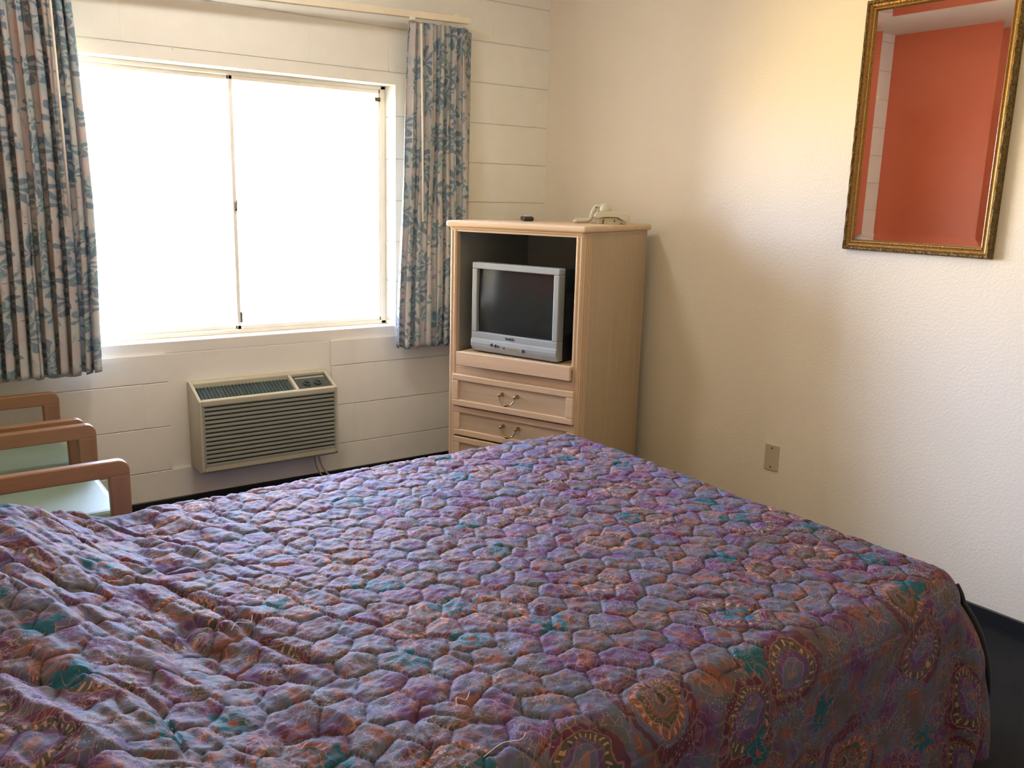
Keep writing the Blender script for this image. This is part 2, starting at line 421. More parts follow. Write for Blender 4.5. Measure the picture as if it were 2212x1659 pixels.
def mat_spread():
    q = N('paisley_quilt_cotton')
    uv = q.coord('UV')
    nd = q.n('ShaderNodeAttribute', attribute_name='seam')
    wob = q.vec('SCALE', q.vec('SUBTRACT', q.noise(uv, 6, 3, color=True), (.5, .5, .5)), .10)
    P = q.vec('ADD', uv, wob)
    wob2 = q.vec('SCALE', q.vec('SUBTRACT', q.noise(uv, 30, 2, color=True), (.5, .5, .5)), .018)
    P2 = q.vec('ADD', P, wob2)
    PUR = (.085, .036, .12); GRY = (.082, .068, .072); RUST = (.17, .055, .035); BURG = (.075, .016, .035); TEAL = (.008, .075, .11)
    SLT = (.075, .09, .15); OLV = (.05, .05, .03); LIL = (.15, .10, .23); PINK = (.22, .10, .10)
    # ground: drifting purples, slate, burgundy
    g = q.ramp(q.noise(P, 9, 3, .55), [(.26, BURG), (.40, PUR), (.50, SLT), (.60, GRY), (.74, PUR)])
    g = q.mix(q.ramp(q.noise(P, 21, 2), [(.55, 0.0), (.64, .8)]), g, RUST)
    # paisley teardrops: rings around scattered centres
    def motif(scale, off, tilt):
        src = q.vec('ADD', P2, off)
        v = q.vor(src, scale, 'F1', .85)
        loc = q.vec('SUBTRACT', q.vec('SCALE', src, 1.0), v.outputs['Position'])
        sp = q.n('ShaderNodeSeparateXYZ'); q.put(sp.inputs[0], loc)
        rc = q.n('ShaderNodeSeparateColor'); q.put(rc.inputs[0], v.outputs['Color'])
        ang = q.math('ADD', q.math('ARCTAN2', sp.outputs[1], sp.outputs[0]), q.math('MULTIPLY', rc.outputs[0], tilt))
        rad = q.math('MULTIPLY', q.vec('LENGTH', loc), scale)
        tear = q.math('MULTIPLY', rad, q.math('ADD', 1.0, q.math('MULTIPLY', q.math('COSINE', ang), .38)))
        return tear, ang, rc
    t1, a1, c1 = motif(4.7, (0, 0, 0), 6.28)
    rings = q.ramp(t1, [(0, OLV), (.06, PINK), (.075, GRY), (.13, RUST), (.16, OLV), (.20, PINK), (.212, RUST), (.25, RUST), (.262, PINK), (.272, SLT), (.31, BURG), (.36, GRY), (.37, BURG), (.44, PUR)], 'CONSTANT')
    rings2 = q.ramp(t1, [(0, PINK), (.05, SLT), (.12, LIL), (.135, PUR), (.19, GRY), (.21, OLV), (.27, PINK), (.285, BURG), (.36, GRY)], 'CONSTANT')
    rings = q.mix(q.math('GREATER_THAN', c1.outputs[1], .5), rings, rings2)
    m1 = q.math('MULTIPLY', q.math('LESS_THAN', t1, .43), q.math('GREATER_THAN', c1.outputs[2], .30))
    # scallops on the ring
    col = q.mix(q.math('MULTIPLY', m1, .80), g, rings)
    sc = q.math('MULTIPLY', q.math('GREATER_THAN', q.math('SINE', q.math('MULTIPLY', a1, 22)), .55),
                q.math('LESS_THAN', q.math('ABSOLUTE', q.math('SUBTRACT', t1, .235)), .022))
    col = q.mix(q.math('MULTIPLY', sc, m1), col, (.34, .18, .13))
    # contour lines wandering through the print
    iso = q.math('ABSOLUTE', q.math('SINE', q.math('MULTIPLY', q.noise(P2, 8, 1), 62)))
    iw = q.math('LESS_THAN', iso, .22)
    col = q.mix(q.math('MULTIPLY', q.math('MULTIPLY', iw, q.ramp(q.noise(P, 6, 1), [(.42, 0.0), (.5, 1.0)])), .5), col, q.mix(q.noise(P, 12, 1), RUST, (.33, .19, .15)))
    # teal flowers
    t2, a2, c2 = motif(5.4, (.33, .71, 0), 3.1)
    pet = q.math('ADD', .17, q.math('MULTIPLY', q.math('COSINE', q.math('MULTIPLY', a2, 5)), .045))
    m2 = q.math('MULTIPLY', q.math('LESS_THAN', t2, pet), q.math('GREATER_THAN', c2.outputs[1], .60))
    col = q.mix(q.math('MULTIPLY', m2, .95), col, TEAL)
    m2b = q.math('MULTIPLY', m2, q.math('LESS_THAN', t2, .05)); col = q.mix(m2b, col, RUST)
    # small slate leaves
    t3, a3, c3 = motif(14, (.11, .37, 0), 6.28)
    m3 = q.math('MULTIPLY', q.math('LESS_THAN', q.math('ABSOLUTE', q.math('SUBTRACT', t3, .24)), .035), q.math('GREATER_THAN', c3.outputs[0], .35))
    col = q.mix(q.math('MULTIPLY', m3, .55), col, q.mix(c3.outputs[2], SLT, PINK))
    m3b = q.math('MULTIPLY', q.math('LESS_THAN', t3, .12), q.math('GREATER_THAN', c3.outputs[1], .4))
    col = q.mix(q.math('MULTIPLY', m3b, .6), col, q.mix(c3.outputs[0], LIL, RUST))
    # fine filigree lines and dots
    fil = q.vor(q.vec('ADD', P2, q.vec('SCALE', q.noise(uv, 70, 1, color=True), .012)), 42, 'DISTANCE_TO_EDGE').outputs[0]
    fmask = q.ramp(q.noise(P, 15, 2), [(.46, 0.0), (.56, 1.0)])
    col = q.mix(q.math('MULTIPLY', q.math('MULTIPLY', q.math('LESS_THAN', fil, .045), fmask), .55), col, (.30, .16, .14))
    dt = q.vor(P, 120, 'F1', 1.0).outputs[0]
    dmask = q.ramp(q.noise(P, 13, 2), [(.56, 0.0), (.60, 1.0)])
    col = q.mix(q.math('MULTIPLY', q.math('MULTIPLY', q.math('LESS_THAN', dt, .15), dmask), .7), col, (.34, .29, .30))
    # groove shade painted into the colour as dark lines along the stitching
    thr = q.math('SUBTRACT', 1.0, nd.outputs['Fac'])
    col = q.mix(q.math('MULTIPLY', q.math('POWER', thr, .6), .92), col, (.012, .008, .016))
    hgt = q.noise(uv, 120, 4, .6); h2_ = q.noise(uv, 45, 3, .6)
    q.set(color=col, rough=.7, spec=.16, sheen=.05, sheenr=.4, sheent=(.75, .8, 1.0),
          normal=q.bump(q.math('ADD', hgt, q.math('MULTIPLY', h2_, 1.5)), .45, .003))
    return q.m
spread_me = cloth()
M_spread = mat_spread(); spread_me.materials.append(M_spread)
spread = bpy.data.objects.new('bedspread', spread_me); COL.objects.link(spread)
tag(spread, 'purple paisley quilted bedspread draped over the big bed to the floor', 'bedspread')
md = spread.modifiers.new('thick', 'SOLIDIFY'); md.thickness = .006; md.offset = -1

M_bind = plain('black_binding', (.008, .008, .010), .7)
bm = bmesh.new(); pts = []; rads = []
for i in range(13):
    z = .525-.30*i/12; bl = max(0, .482-z); tt = max(0, (z-.482)/.07)
    hr_ = .02 + .07*math.sqrt(max(0, 1-tt*tt)) + bl*.05 + .096*(1-math.exp(-bl/.12))
    pts.append((BX1-RC+.62*(hr_+.004), BY0+RC-.785*(hr_+.004), z)); rads.append(.0085*math.sin(math.pi*min(1, (i+1.2)/13))**.5)
tube(bm, pts, rads, 8)
new_obj('edge_binding', bm, M_bind, spread, smooth=True)['label'] = 'black bound edge at the split foot corner'
M_thread = plain('pale_loose_thread', (.55, .52, .52), .7)
for pl_ in ([(-2.338,-2.809),(-2.325,-2.79),(-2.31,-2.797),(-2.293,-2.783)], [(-2.378,-2.956),(-2.35,-2.95),(-2.324,-2.939),(-2.30,-2.952),(-2.285,-2.945)],
            [(-2.579,-2.321),(-2.56,-2.30),(-2.533,-2.303),(-2.52,-2.28)], [(-2.44,-2.225),(-2.43,-2.2),(-2.415,-2.205)]):
    bm = bmesh.new(); tube(bm, smoothpath([(x, y, .574 + .004*math.sin(i*2.1)) for i, (x, y) in enumerate(pl_)], 6), .0007, 6)
    new_obj('loose_thread', bm, M_thread, spread)

bed = thing('bed', 'bed hidden beneath the purple paisley quilted bedspread', 'bed', (-2.1, -2.2, 0))
M_matt = plain('mattress_ticking', (.6, .58, .52), .8)
def rbox(lo, hi, r=.05, **k):
    return B((lo, hi))
new_obj('mattress', B(((-1.12, -.755, .30), (1.10, .755, .515))), M_matt, bed, bevel=.05, seg=4)
new_obj('box_spring', B(((-1.12, -.74, .12), (1.09, .74, .298))), M_matt, bed, bevel=.02)
for sx_ in (-1, 1):
    for sy in (-1, 1):
        bm = bmesh.new(); tube(bm, [(sx_*.95, sy*.62, 0), (sx_*.95, sy*.62, .118)], .025); new_obj('leg', bm, M_base, bed)

# ------------------------------------------------------------------ curtains
def mat_curtain():
    q = N('leaf_print_curtain'); uv = q.coord('UV')
    wob = q.vec('SCALE', q.vec('SUBTRACT', q.noise(uv, 9, 3, color=True), (.5, .5, .5)), .06)
    P = q.vec('ADD', uv, wob)
    BE = (.56, .58, .59); PK = (.58, .53, .54); GR = (.43, .50, .52); BL = (.15, .23, .33); TE = (.16, .28, .35); LB = (.32, .41, .49)
    g = q.ramp(q.noise(P, 7, 3), [(.32, GR), (.45, BE), (.55, PK), (.68, GR)])
    def fan(scale, off, thr, n, col_a, col_b, g, rmax):
        src = q.vec('ADD', P, off); v = q.vor(src, scale, 'F1', .8)
        loc = q.vec('SUBTRACT', src, v.outputs['Position'])
        sp = q.n('ShaderNodeSeparateXYZ'); q.put(sp.inputs[0], loc)
        rc = q.n('ShaderNodeSeparateColor'); q.put(rc.inputs[0], v.outputs['Color'])
        rad = q.math('MULTIPLY', q.vec('LENGTH', loc), scale)
        ang = q.math('ARCTAN2', sp.outputs[1], sp.outputs[0])
        leaf = q.math('SINE', q.math('ADD', q.math('MULTIPLY', ang, n), q.math('MULTIPLY', rad, 7)))
        rad_ok = q.math('LESS_THAN', rad, q.math('ADD', rmax, q.math('MULTIPLY', leaf, .10)))
        m = q.math('MULTIPLY', q.math('MULTIPLY', q.math('GREATER_THAN', leaf, .0), rad_ok), q.math('GREATER_THAN', rc.outputs[0], thr))
        m0 = q.math('MULTIPLY', rad_ok, q.math('GREATER_THAN', rc.outputs[0], thr))
        g = q.mix(q.math('MULTIPLY', m0, .45), g, col_b)
        return q.mix(q.math('MULTIPLY', m, .85), g, col_a)
    g = fan(7.5, (0, 0, 0), .25, 7, BL, LB, g, .42)
    g = fan(13, (.4, .2, 0), .55, 5, TE, GR, g, .36)
    st = q.noise(q.vec('MULTIPLY', P, (60, 14, 1)), 1, 3)
    g = q.mix(q.ramp(st, [(.58, 0.0), (.66, .7)]), g, LB)
    g = q.mix(q.ramp(q.noise(P, 34, 2), [(.64, 0.0), (.68, .7)]), g, BL)
    dif = q.b; q.set(color=g, rough=.85, spec=.2, normal=q.bump(q.noise(uv, 900, 2), .2, .001))
    tl = q.n('ShaderNodeBsdfTranslucent'); q.put(tl.inputs[0], g)
    mx = q.n('ShaderNodeMixShader'); mx.inputs[0].default_value = .14
    q.put(mx.inputs[1], dif.outputs[0]); q.put(mx.inputs[2], tl.outputs[0]); q.put(q.out.inputs[0], mx.outputs[0])
    return q.m
M_curt = mat_curtain()
def mat_lining():
    q = N('curtain_lining'); tl = q.n('ShaderNodeBsdfTranslucent'); tl.inputs[0].default_value = (.8, .78, .7, 1)
    c = q.coord(); q.set(color=q.ramp(q.noise(c, 300, 2), [(.3, (.72, .69, .60)), (.7, (.78, .75, .66))]), rough=.9)
    mx = q.n('ShaderNodeMixShader'); mx.inputs[0].default_value = .3
    q.put(mx.inputs[1], q.b.outputs[0]); q.put(mx.inputs[2], tl.outputs[0]); q.put(q.out.inputs[0], mx.outputs[0])
    return q.m
M_lin = mat_lining()
def drape(name, mat, parent, edge, top_z, bot_z, y0, folds, amp0, amp1, seed, full=2.2, ret=None, thick=.003, ns=None, nz=70):
    """edge(t, k): x of fraction t (0..1) across at height fraction k (0 top, 1 bottom)"""
    ns = ns or folds*14
    rnd = np.random.RandomState(seed)
    ph = np.cumsum(np.concatenate([[0], .7+.6*rnd.rand(folds)])); ph = ph/ph[-1]*folds
    am = .7+.6*rnd.rand(folds+2); wd = rnd.rand(folds+2)*6
    ts = np.linspace(0, 1, ns+1)
    V = []; UVs = []
    for j in range(nz+1):
        k = j/nz
        z = top_z(0)*(1-k)+bot_z*k
        kk = k**.7
        amp = amp0*(1-kk)+amp1*kk
        row = []
        for t in ts:
            f = t*folds; i = int(min(f, folds-1e-6)); local = np.interp(f, np.arange(folds+1), ph)
            a_ = amp*am[i]*(1-(f-i)) + amp*am[i+1]*(f-i)
            # pinch pleats at the heading: narrow ridges
            w = math.sin(2*math.pi*local + .5*math.sin(3*k+wd[i]))
            w2 = w*abs(w)**(.6*(1-k)) 
            x = edge(t, k) + .35*a_*math.sin(4*math.pi*local+wd[i]*.3+k)
            y = y0 + a_*w2 + .006*math.sin(9*k+f)
            zz = z + (top_z(t)-top_z(0))*(1-k) + (.004*math.sin(f*5)) * k
            if ret is not None and t > ret[0]:
                q = (t-ret[0])/(1-ret[0])
                x = ret[1] + (edge(ret[0], k)-ret[1])*(1-q)**1.0 + .006*math.sin(q*9+k*6)
                y = y0*(1-q) - .006*q + .3*a_*math.sin(q*6)*(1-q)
            row.append((x, y, zz))
        V.append(row)
    bm = bmesh.new(); vv = [[bm.verts.new(p_) for p_ in r] for r in V]
    uvl = bm.loops.layers.uv.new('cloth')
    W_ = abs(edge(1, 1)-edge(0, 1))*full
    for j in range(nz):
        for i in range(ns):
            f = bm.faces.new((vv[j][i], vv[j][i+1], vv[j+1][i+1], vv[j+1][i])); f.smooth = True
            for l, (a_, b_) in zip(f.loops, ((j, i), (j, i+1), (j+1, i+1), (j+1, i))):
                l[uvl].uv = (b_/ns*W_ + seed, -a_/nz*1.55)
    o = new_obj(name, bm, mat, parent)
    for p_ in o.data.polygons: p_.use_smooth = True
    md = o.modifiers.new('thick', 'SOLIDIFY'); md.thickness = thick; md.offset = 0
    return o
TRZ = lambda x: 2.288 + (x+.6)*.033      # track bottom height along x
def lerp(a_, b_, t): return a_+(b_-a_)*t
cR = thing('curtain', 'short leaf print curtain hanging between the window and the television cabinet', 'curtain', group='leaf print window curtains')
cL = thing('curtain', 'wide leaf print curtain at the window end behind the wooden armchairs', 'curtain', group='leaf print window curtains')
del cR['group'], cL['group']
YC = -.10
def edR(t, k):
    t = t/.86 if t < .86 else 1
    return lerp(lerp(-.925, -.99, k), lerp(-.60, -.575, k), t)
drape('panel', M_curt, cR, edR, lambda t: 2.262, .690, YC, 8, .016, .028, 3, ret=(.86, -.515))
def edR2(t, k): return lerp(lerp(-.90, -.90, k), lerp(-.60, -.60, k), t)
drape('lining', M_lin, cR, edR2, lambda t: 2.24, .676, YC+.052, 6, .006, .010, 5, nz=30)
def edL(t, k): return lerp(-2.93, lerp(-2.405, -2.385, k)+.02*math.sin(k*math.pi), t)
drape('panel', M_curt, cL, edL, lambda t: 2.215-.02*(1-t), .705, YC-.005, 12, .018, .034, 9)
def edL2(t, k): return lerp(-2.9, lerp(-2.46, -2.45, k), t)
drape('lining', M_lin, cL, edL2, lambda t: 2.19, .684, YC+.052, 9, .006, .010, 12, nz=30)
bm = bmesh.new(); tube(bm, [(-.883, YC-.045, 2.245), (-.875, YC-.05, 1.70), (-.872, YC-.05, 1.325)], .005); new_obj('wand', bm, M_white, cR, smooth=True)
bm = bmesh.new(); tube(bm, [(-2.47, YC-.05, 2.2), (-2.462, YC-.055, 1.7), (-2.458, YC-.055, 1.335)], .005); new_obj('wand', bm, M_white, cL, smooth=True)
trk = thing('curtain_track', 'cream metal curtain track mounted high above the window', 'curtain track')
bm = bmesh.new()
for x0, x1 in ((-2.96, -.585),):
    za, zb = TRZ(x0), TRZ(x1)
    for yy0, yy1, dz0, dz1 in ((YC-.022, YC-.016, -.004, .026), (YC-.016, YC+.012, .018, .026), (YC+.006, YC+.012, -.004, .02)):
        vs = [bm.verts.new(p_) for p_ in ((x0,yy0,za+dz0),(x1,yy0,zb+dz0),(x1,yy1,zb+dz0),(x0,yy1,za+dz0),(x0,yy0,za+dz1),(x1,yy0,zb+dz1),(x1,yy1,zb+dz1),(x0,yy1,za+dz1))]
        for f in ((0,3,2,1),(4,5,6,7),(0,1,5,4),(1,2,6,5),(2,3,7,6),(3,0,4,7)): bm.faces.new([vs[i] for i in f])
new_obj('rail', bm, M_track, trk, bevel=.0015)
for bx in (-.66, -1.85, -2.9):
    z = TRZ(bx)
    new_obj('bracket', B(((bx-.012, YC-.01, z+.026), (bx+.012, .0, z+.031)), ((bx-.015, -.004, z-.01), (bx+.015, 0, z+.05)), ((bx-.01, YC-.02, z+.026), (bx+.01, YC+.01, z+.036))), M_track, trk, bevel=.001)
new_obj('end_cap', B(((-.93, YC-.03, TRZ(-.93)-.016), (-.905, YC-.012, TRZ(-.93)+.0))), M_white, trk, bevel=.002)

# ------------------------------------------------------------------ air conditioner
M_ac = plain('aged_cream_plastic', (.47, .46, .37), .5)
M_acd = plain('dark_grille_plastic', (.03, .055, .06), .45)
M_acp = plain('dark_control_panel', (.05, .055, .05), .35)
M_acg = plain('grey_green_louvre_plastic', (.29, .31, .27), .55)
ac = thing('air_conditioner', 'beige through-wall air conditioner with louvred front below the window', 'air conditioner', (-1.675, 0, 0))
AX0, AX1, AD = -.328, .330, -.160
ZT, ZF, ZBm = .602, .540, .205
# shell: side profile extruded, hollow front and top
th = .014
bm = bmesh.new()
prof = [(K, ZT), (-.018, ZT), (AD, ZF), (AD, ZBm+.012), (AD+.012, ZBm), (K, ZBm)]
prism(bm, prof, 0, AX0, AX0+th); prism(bm, prof, 0, AX1-th, AX1)
prism(bm, [(K, ZBm), (AD+.01, ZBm), (AD, ZBm+.012), (AD, ZBm+.034), (K, ZBm+.034)], 0, AX0+th, AX1-th)
# front top lip and rear rim of the sloped deck, divider
sl = (ZT-ZF)/(-.018-AD)
def deck(y): return ZF + (y-AD)*sl
prism(bm, [(AD, ZF-.022), (AD, ZF), (AD+.016, deck(AD+.016)), (AD+.016, ZF-.022)], 0, AX0+th, AX1-th)
prism(bm, [(K, ZT), (-.018, ZT), (-.032, deck(-.032)), (-.032, ZT-.04), (K, ZT-.04)], 0, AX0+th, AX1-th)
XD = .128
prism(bm, [(AD+.016, deck(AD+.016)), (-.032, deck(-.032)), (-.032, deck(-.032)-.03), (AD+.016, deck(AD+.016)-.03)], 0, XD, XD+.016)
new_obj('casing', bm, M_ac, ac, bevel=.003)
bm = bmesh.new()
prism(bm, [(AD+.014, deck(AD+.014)-.022), (-.03, deck(-.03)-.022), (-.03, deck(-.03)-.03), (AD+.014, deck(AD+.014)-.03)], 0, AX0+th, XD)
n = 26
for i in range(n):
    x = AX0+th+.012+i*(XD-AX0-th-.02)/n
    prism(bm, [(AD+.018, deck(AD+.018)-.017), (-.034, deck(-.034)-.017), (-.034, deck(-.034)-.022), (AD+.018, deck(AD+.018)-.022)], 0, x, x+.003)
new_obj('air_outlet', bm, M_acd, ac)
bm = bmesh.new()
prism(bm, [(AD+.014, deck(AD+.014)-.012), (-.03, deck(-.03)-.012), (-.03, deck(-.03)-.022), (AD+.014, deck(AD+.014)-.022)], 0, XD+.016, AX1-th)
pnl = new_obj('control_panel', bm, M_acp, ac)
ang = math.atan(sl)
for kx in (.20, .255):
    bm = bmesh.new(); lathe(bm, [(.019, 0), (.018, .008), (.012, .010), (.011, .018), (.0, .018)], 20)
    box(bm, (-.002, -.012, .018), (.002, .012, .021))
    k_ = new_obj('knob', bm, M_acg if kx > .3 else M_acd, pnl, bevel=.001); ym = -.095
    k_.location = (kx, ym, deck(ym)-.012); k_.rotation_euler = (ang, 0, 0)
bm = bmesh.new()
prism(bm, [(-.045, deck(-.045)-.0105), (-.055, deck(-.055)-.0105), (-.055, deck(-.055)-.012), (-.045, deck(-.045)-.012)], 0, XD+.03, AX1-th-.01)
new_obj('label_strip', bm, M_acg, pnl)
# louvred front
bm = bmesh.new(); FX0, FX1 = AX0+th+.008, AX1-th-.006
z0, z1 = ZBm+.034, ZF-.024; nl = 14; pt = (z1-z0)/nl
for i in range(nl):
    z = z0+i*pt
    prism(bm, [(AD+.001, z+.0), (AD+.001, z+pt*.40), (AD+.009, z+pt*.58), (AD+.009, z+pt*.06)], 0, FX0, FX1)
box(bm, (FX0-.01, AD, z0-.001), (FX0, AD+.014, z1+.003)); box(bm, (FX1, AD, z0-.001), (FX1+.008, AD+.014, z1+.003))
box(bm, (FX0-.01, AD, z0-.003), (FX1+.008, AD+.012, z0)); box(bm, (FX0-.01, AD, z1), (FX1+.008, AD+.014, z1+.004))
new_obj('front_grille', bm, M_acg, ac)
new_obj('filter', B(((FX0, AD+.014, z0), (FX1, AD+.017, z1))), M_acd, ac)
bm = bmesh.new()
tube(bm, smoothpath([(.262, -.06, ZBm+.004), (.27, -.062, .17), (.29, -.065, .11), (.335, -.075, .055), (.40, -.10, .012), (.47, -.12, .009)]), .005, 8)
new_obj('power_cord', bm, M_ac, ac, smooth=True)
bm = bmesh.new()
tube(bm, smoothpath([(.245, -.05, ZBm+.004), (.25, -.05, .17), (.265, -.045, .11), (.30, -.035, .055), (.33, -.03, .012)]), .004, 8)
new_obj('power_cord', bm, M_ac, ac, smooth=True)

# ------------------------------------------------------------------ television cabinet
TH = .395; CW, CD, CH = .68, .676, 1.347
FLp = Vector((-.94562, -.53249, 0))
# local frame: x across the front (left to right seen from the room), y into the cabinet, z up
CAB_RZ = math.atan2(-math.cos(TH), math.sin(TH))     # direction of local +x
cab = thing('television_cabinet', 'tall pickled-wood cabinet standing angled in the corner with open television bay', 'cabinet', FLp, CAB_RZ)
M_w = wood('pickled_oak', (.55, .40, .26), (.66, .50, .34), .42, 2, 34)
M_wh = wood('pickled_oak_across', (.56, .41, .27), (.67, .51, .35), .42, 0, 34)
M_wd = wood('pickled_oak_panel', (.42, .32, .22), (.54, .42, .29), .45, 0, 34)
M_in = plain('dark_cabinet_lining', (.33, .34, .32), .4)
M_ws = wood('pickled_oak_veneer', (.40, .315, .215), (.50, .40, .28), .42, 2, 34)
t = .02
# side panels with reeded front stile
def side(xa, xb, sgn):
    bm = B(((xa, .03, .0), (xb, CD, CH-.03)))
    o = new_obj('side_panel', bm, M_ws, cab, bevel=.001)
    return o
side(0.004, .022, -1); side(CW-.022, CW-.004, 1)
def stile(x0, x1, out):
    bm = bmesh.new()
    box(bm, (x0, .0, 0), (x1, .030, CH-.03))
    # reeds on the front face
    for fx in (.25, .75):
        xc = lerp(x0, x1, fx); prism(bm, [(xc-.006, .001), (xc-.003, -.004), (xc+.003, -.004), (xc+.006, .001)], 2, .06, CH-.045)
    xo = x1 if out > 0 else x0
    for i in range(4):
        yc = .012+i*.017
        prism(bm, [(xo-.002*out, yc-.006), (xo+.006*out, yc-.003), (xo+.006*out, yc+.003), (xo-.002*out, yc+.006)] , 2, .02, CH-.04)
    if out > 0: box(bm, (x1-.012, .03, 0), (x1, .075, CH-.03))
    else: box(bm, (x0, .03, 0), (x0+.012, .075, CH-.03))
    new_obj('fluted_stile', bm, M_w, cab, bevel=.0015)
stile(0, .034, -1); stile(CW-.034, CW, 1)
# top with rounded edge
bm = bmesh.new()
ov = .018
box(bm, (-ov, -ov, CH-.028), (CW+ov, CD, CH))
new_obj('top', bm, M_wh, cab, bevel=.011, seg=4)
bm = B(((0.0, -.006, CH-.038), (CW+.0, CD-.01, CH-.028)))
new_obj('top_molding', bm, M_wh, cab, bevel=.004)
new_obj('top_rail', B(((.034, .0, 1.298), (CW-.034, .022, CH-.038))), M_wh, cab, bevel=.002)
new_obj('middle_rail', B(((.034, .002, .628), (CW-.034, .024, .680))), M_wh, cab, bevel=.002)
new_obj('bay_lining', B(((.022, .03, .66), (.030, CD-.02, CH-.038)), ((CW-.030, .03, .66), (CW-.022, CD-.02, CH-.038)), ((.022, CD-.03, .66), (CW-.022, CD-.018, CH-.038)),
        ((.03, .024, .655), (CW-.03, CD-.03, .668)), ((.03, .03, CH-.05), (CW-.03, CD-.03, CH-.038))), M_in, cab)
new_obj('back_panel', B(((.022, CD-.016, .06), (CW-.022, CD-.006, CH-.04))), M_in, cab)
new_obj('plinth', B(((.034, .012, 0), (CW-.034, .03, .065))), M_wh, cab)
# pull-out shelf for the television
SHZ0, SHZ1, SHF = .690, .752, -.035
sh = new_obj('pull_out_shelf', B(((.062, SHF, SHZ0), (.657, SHF+.018, SHZ1)), ((.062, SHF+.018, SHZ1-.018), (.657, .55, SHZ1-.002))), M_wh, cab, bevel=.002)
new_obj('runner', B(((.040, .03, .70), (.058, .55, .728))), M_dkmetal, sh); new_obj('runner', B(((.661, .03, .70), (CW-.034, .55, .728))), M_dkmetal, sh)
M_brass = plain('worn_brass', (.42, .33, .18), .25, 1.0)
def drawer(zt, zb, y):
    x0, x1 = .030, CW-.008
    fr = .036
    bm = bmesh.new()
    box(bm, (x0, y, zb), (x1, y+.02, zb+fr*.8)); box(bm, (x0, y, zt-fr*.8), (x1, y+.02, zt))
    box(bm, (x0, y, zb+fr*.8), (x0+fr, y+.02, zt-fr*.8)); box(bm, (x1-fr, y, zb+fr*.8), (x1, y+.02, zt-fr*.8))
    d = new_obj('drawer', bm, M_wh, cab, bevel=.004, seg=3)
    d['label'] = 'framed drawer front with brass handle'
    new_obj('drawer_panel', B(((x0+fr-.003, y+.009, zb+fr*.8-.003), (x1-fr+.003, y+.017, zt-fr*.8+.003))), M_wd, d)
    xc, zc = (x0+x1)/2-.004, (zb+zt)/2+.012
    bm = bmesh.new()
    for s_ in (-1, 1):
        X = xc+s_*.040
        lathe(bm, [(.009, y+.009), (.009, y+.004), (.005, y+.001), (.004, y-.010), (.007, y-.014), (.007, y-.020), (.003, y-.022)], 16, (X, 0, zc), 1)
    tube(bm, smoothpath([(xc-.040, y-.016, zc-.002), (xc-.037, y-.020, zc-.018), (xc-.022, y-.024, zc-.036), (xc, y-.026, zc-.040), (xc+.022, y-.024, zc-.036), (xc+.037, y-.020, zc-.018), (xc+.040, y-.016, zc-.002)]), [.003]*12+[.003]*13+[.003]*12, 8)
    lathe(bm, [(.0045, xc-.010), (.006, xc-.004), (.006, xc+.004), (.0045, xc+.010)], 12, (0, y-.026, zc-.040), 0)
    new_obj('handle', bm, M_brass, d, smooth=True)
drawer(.642, .492, -.022); drawer(.484, .345, -.006); drawer(.337, .198, -.006); drawer(.190, .068, -.006)

# television (stands on the pull-out shelf)
M_tvs = plain('silver_tv_plastic', (.29, .32, .33), .38)
M_tvd = plain('black_tv_shell', (.02, .024, .026), .45)
q = N('crt_glass'); q.set(color=(.022, .026, .027), rough=.12, spec=.5); c = q.coord(); q.set(normal=q.bump(q.noise(c, 3, 1), .02, .001)); M_crt = q.m
M_ink = plain('dark_print', (.03, .03, .03), .5)
Rz = Matrix.Rotation(CAB_RZ, 4, 'Z')
def cabpt(x, y, z): return FLp + Rz @ Vector((x, y, z))
tv = thing('television', 'boxy silver tube television with dark screen on the pull-out shelf', 'television', cabpt(.345, .0, SHZ1), CAB_RZ + math.radians(-3.5))
TW, THt = .468, .412; hw = TW/2; z0 = .006
bm = bmesh.new()
sx0, sx1, sz0, sz1 = -.206, .206, .096, .384
box(bm, (-hw, 0, sz1), (hw, .05, THt)); box(bm, (-hw, 0, sz0), (sx0, .05, sz1)); box(bm, (sx1, 0, sz0), (hw, .05, sz1))
prism(bm, [(0, sz0), (.05, sz0), (.05, z0), (.012, z0), (-.004, .03), (-.006, .045), (-.003, .062), (0, .066)], 0, -hw, hw)
new_obj('bezel', bm, M_tvs, tv, bevel=.004, seg=3)
# convex tube face
bm = bmesh.new(); nn = 14; g = []
for i in range(nn+1):
    row = []
    for j in range(nn+1):
        a_, b_ = i/nn*2-1, j/nn*2-1
        row.append(bm.verts.new((a_*(sx1+.002), .022 - .016*(1-a_*a_*.6-b_*b_*.4), (sz0+sz1)/2 + b_*(sz1-sz0)/2*1.01)))
    g.append(row)
for i in range(nn):
    for j in range(nn): bm.faces.new((g[i][j], g[i+1][j], g[i+1][j+1], g[i][j+1]))
new_obj('screen', bm, M_crt, tv, smooth=True)
bm = bmesh.new()
def frus(bm, y0, a0, b0, c0, y1, a1, b1, c1):
    v = [bm.verts.new(p_) for p_ in ((-a0,y0,b0),(a0,y0,b0),(a0,y0,c0),(-a0,y0,c0),(-a1,y1,b1),(a1,y1,b1),(a1,y1,c1),(-a1,y1,c1))]
    for f in ((0,1,2,3),(7,6,5,4),(0,4,5,1),(1,5,6,2),(2,6,7,3),(3,7,4,0)): bm.faces.new([v[i] for i in f])
frus(bm, .05, hw-.003, z0, THt-.003, .20, hw-.008, z0, THt-.012); frus(bm, .20, hw-.008, z0, THt-.012, .44, .15, z0, .30)
for s_ in (-1, 1):
    for i in range(10): box(bm, (s_*(hw-.004)-.002, .07+i*.011, .12), (s_*(hw-.004)+.0015, .074+i*.011, .3))
box(bm, (-.18, .03, 0), (-.14, .3, z0)); box(bm, (.14, .03, 0), (.18, .3, z0))
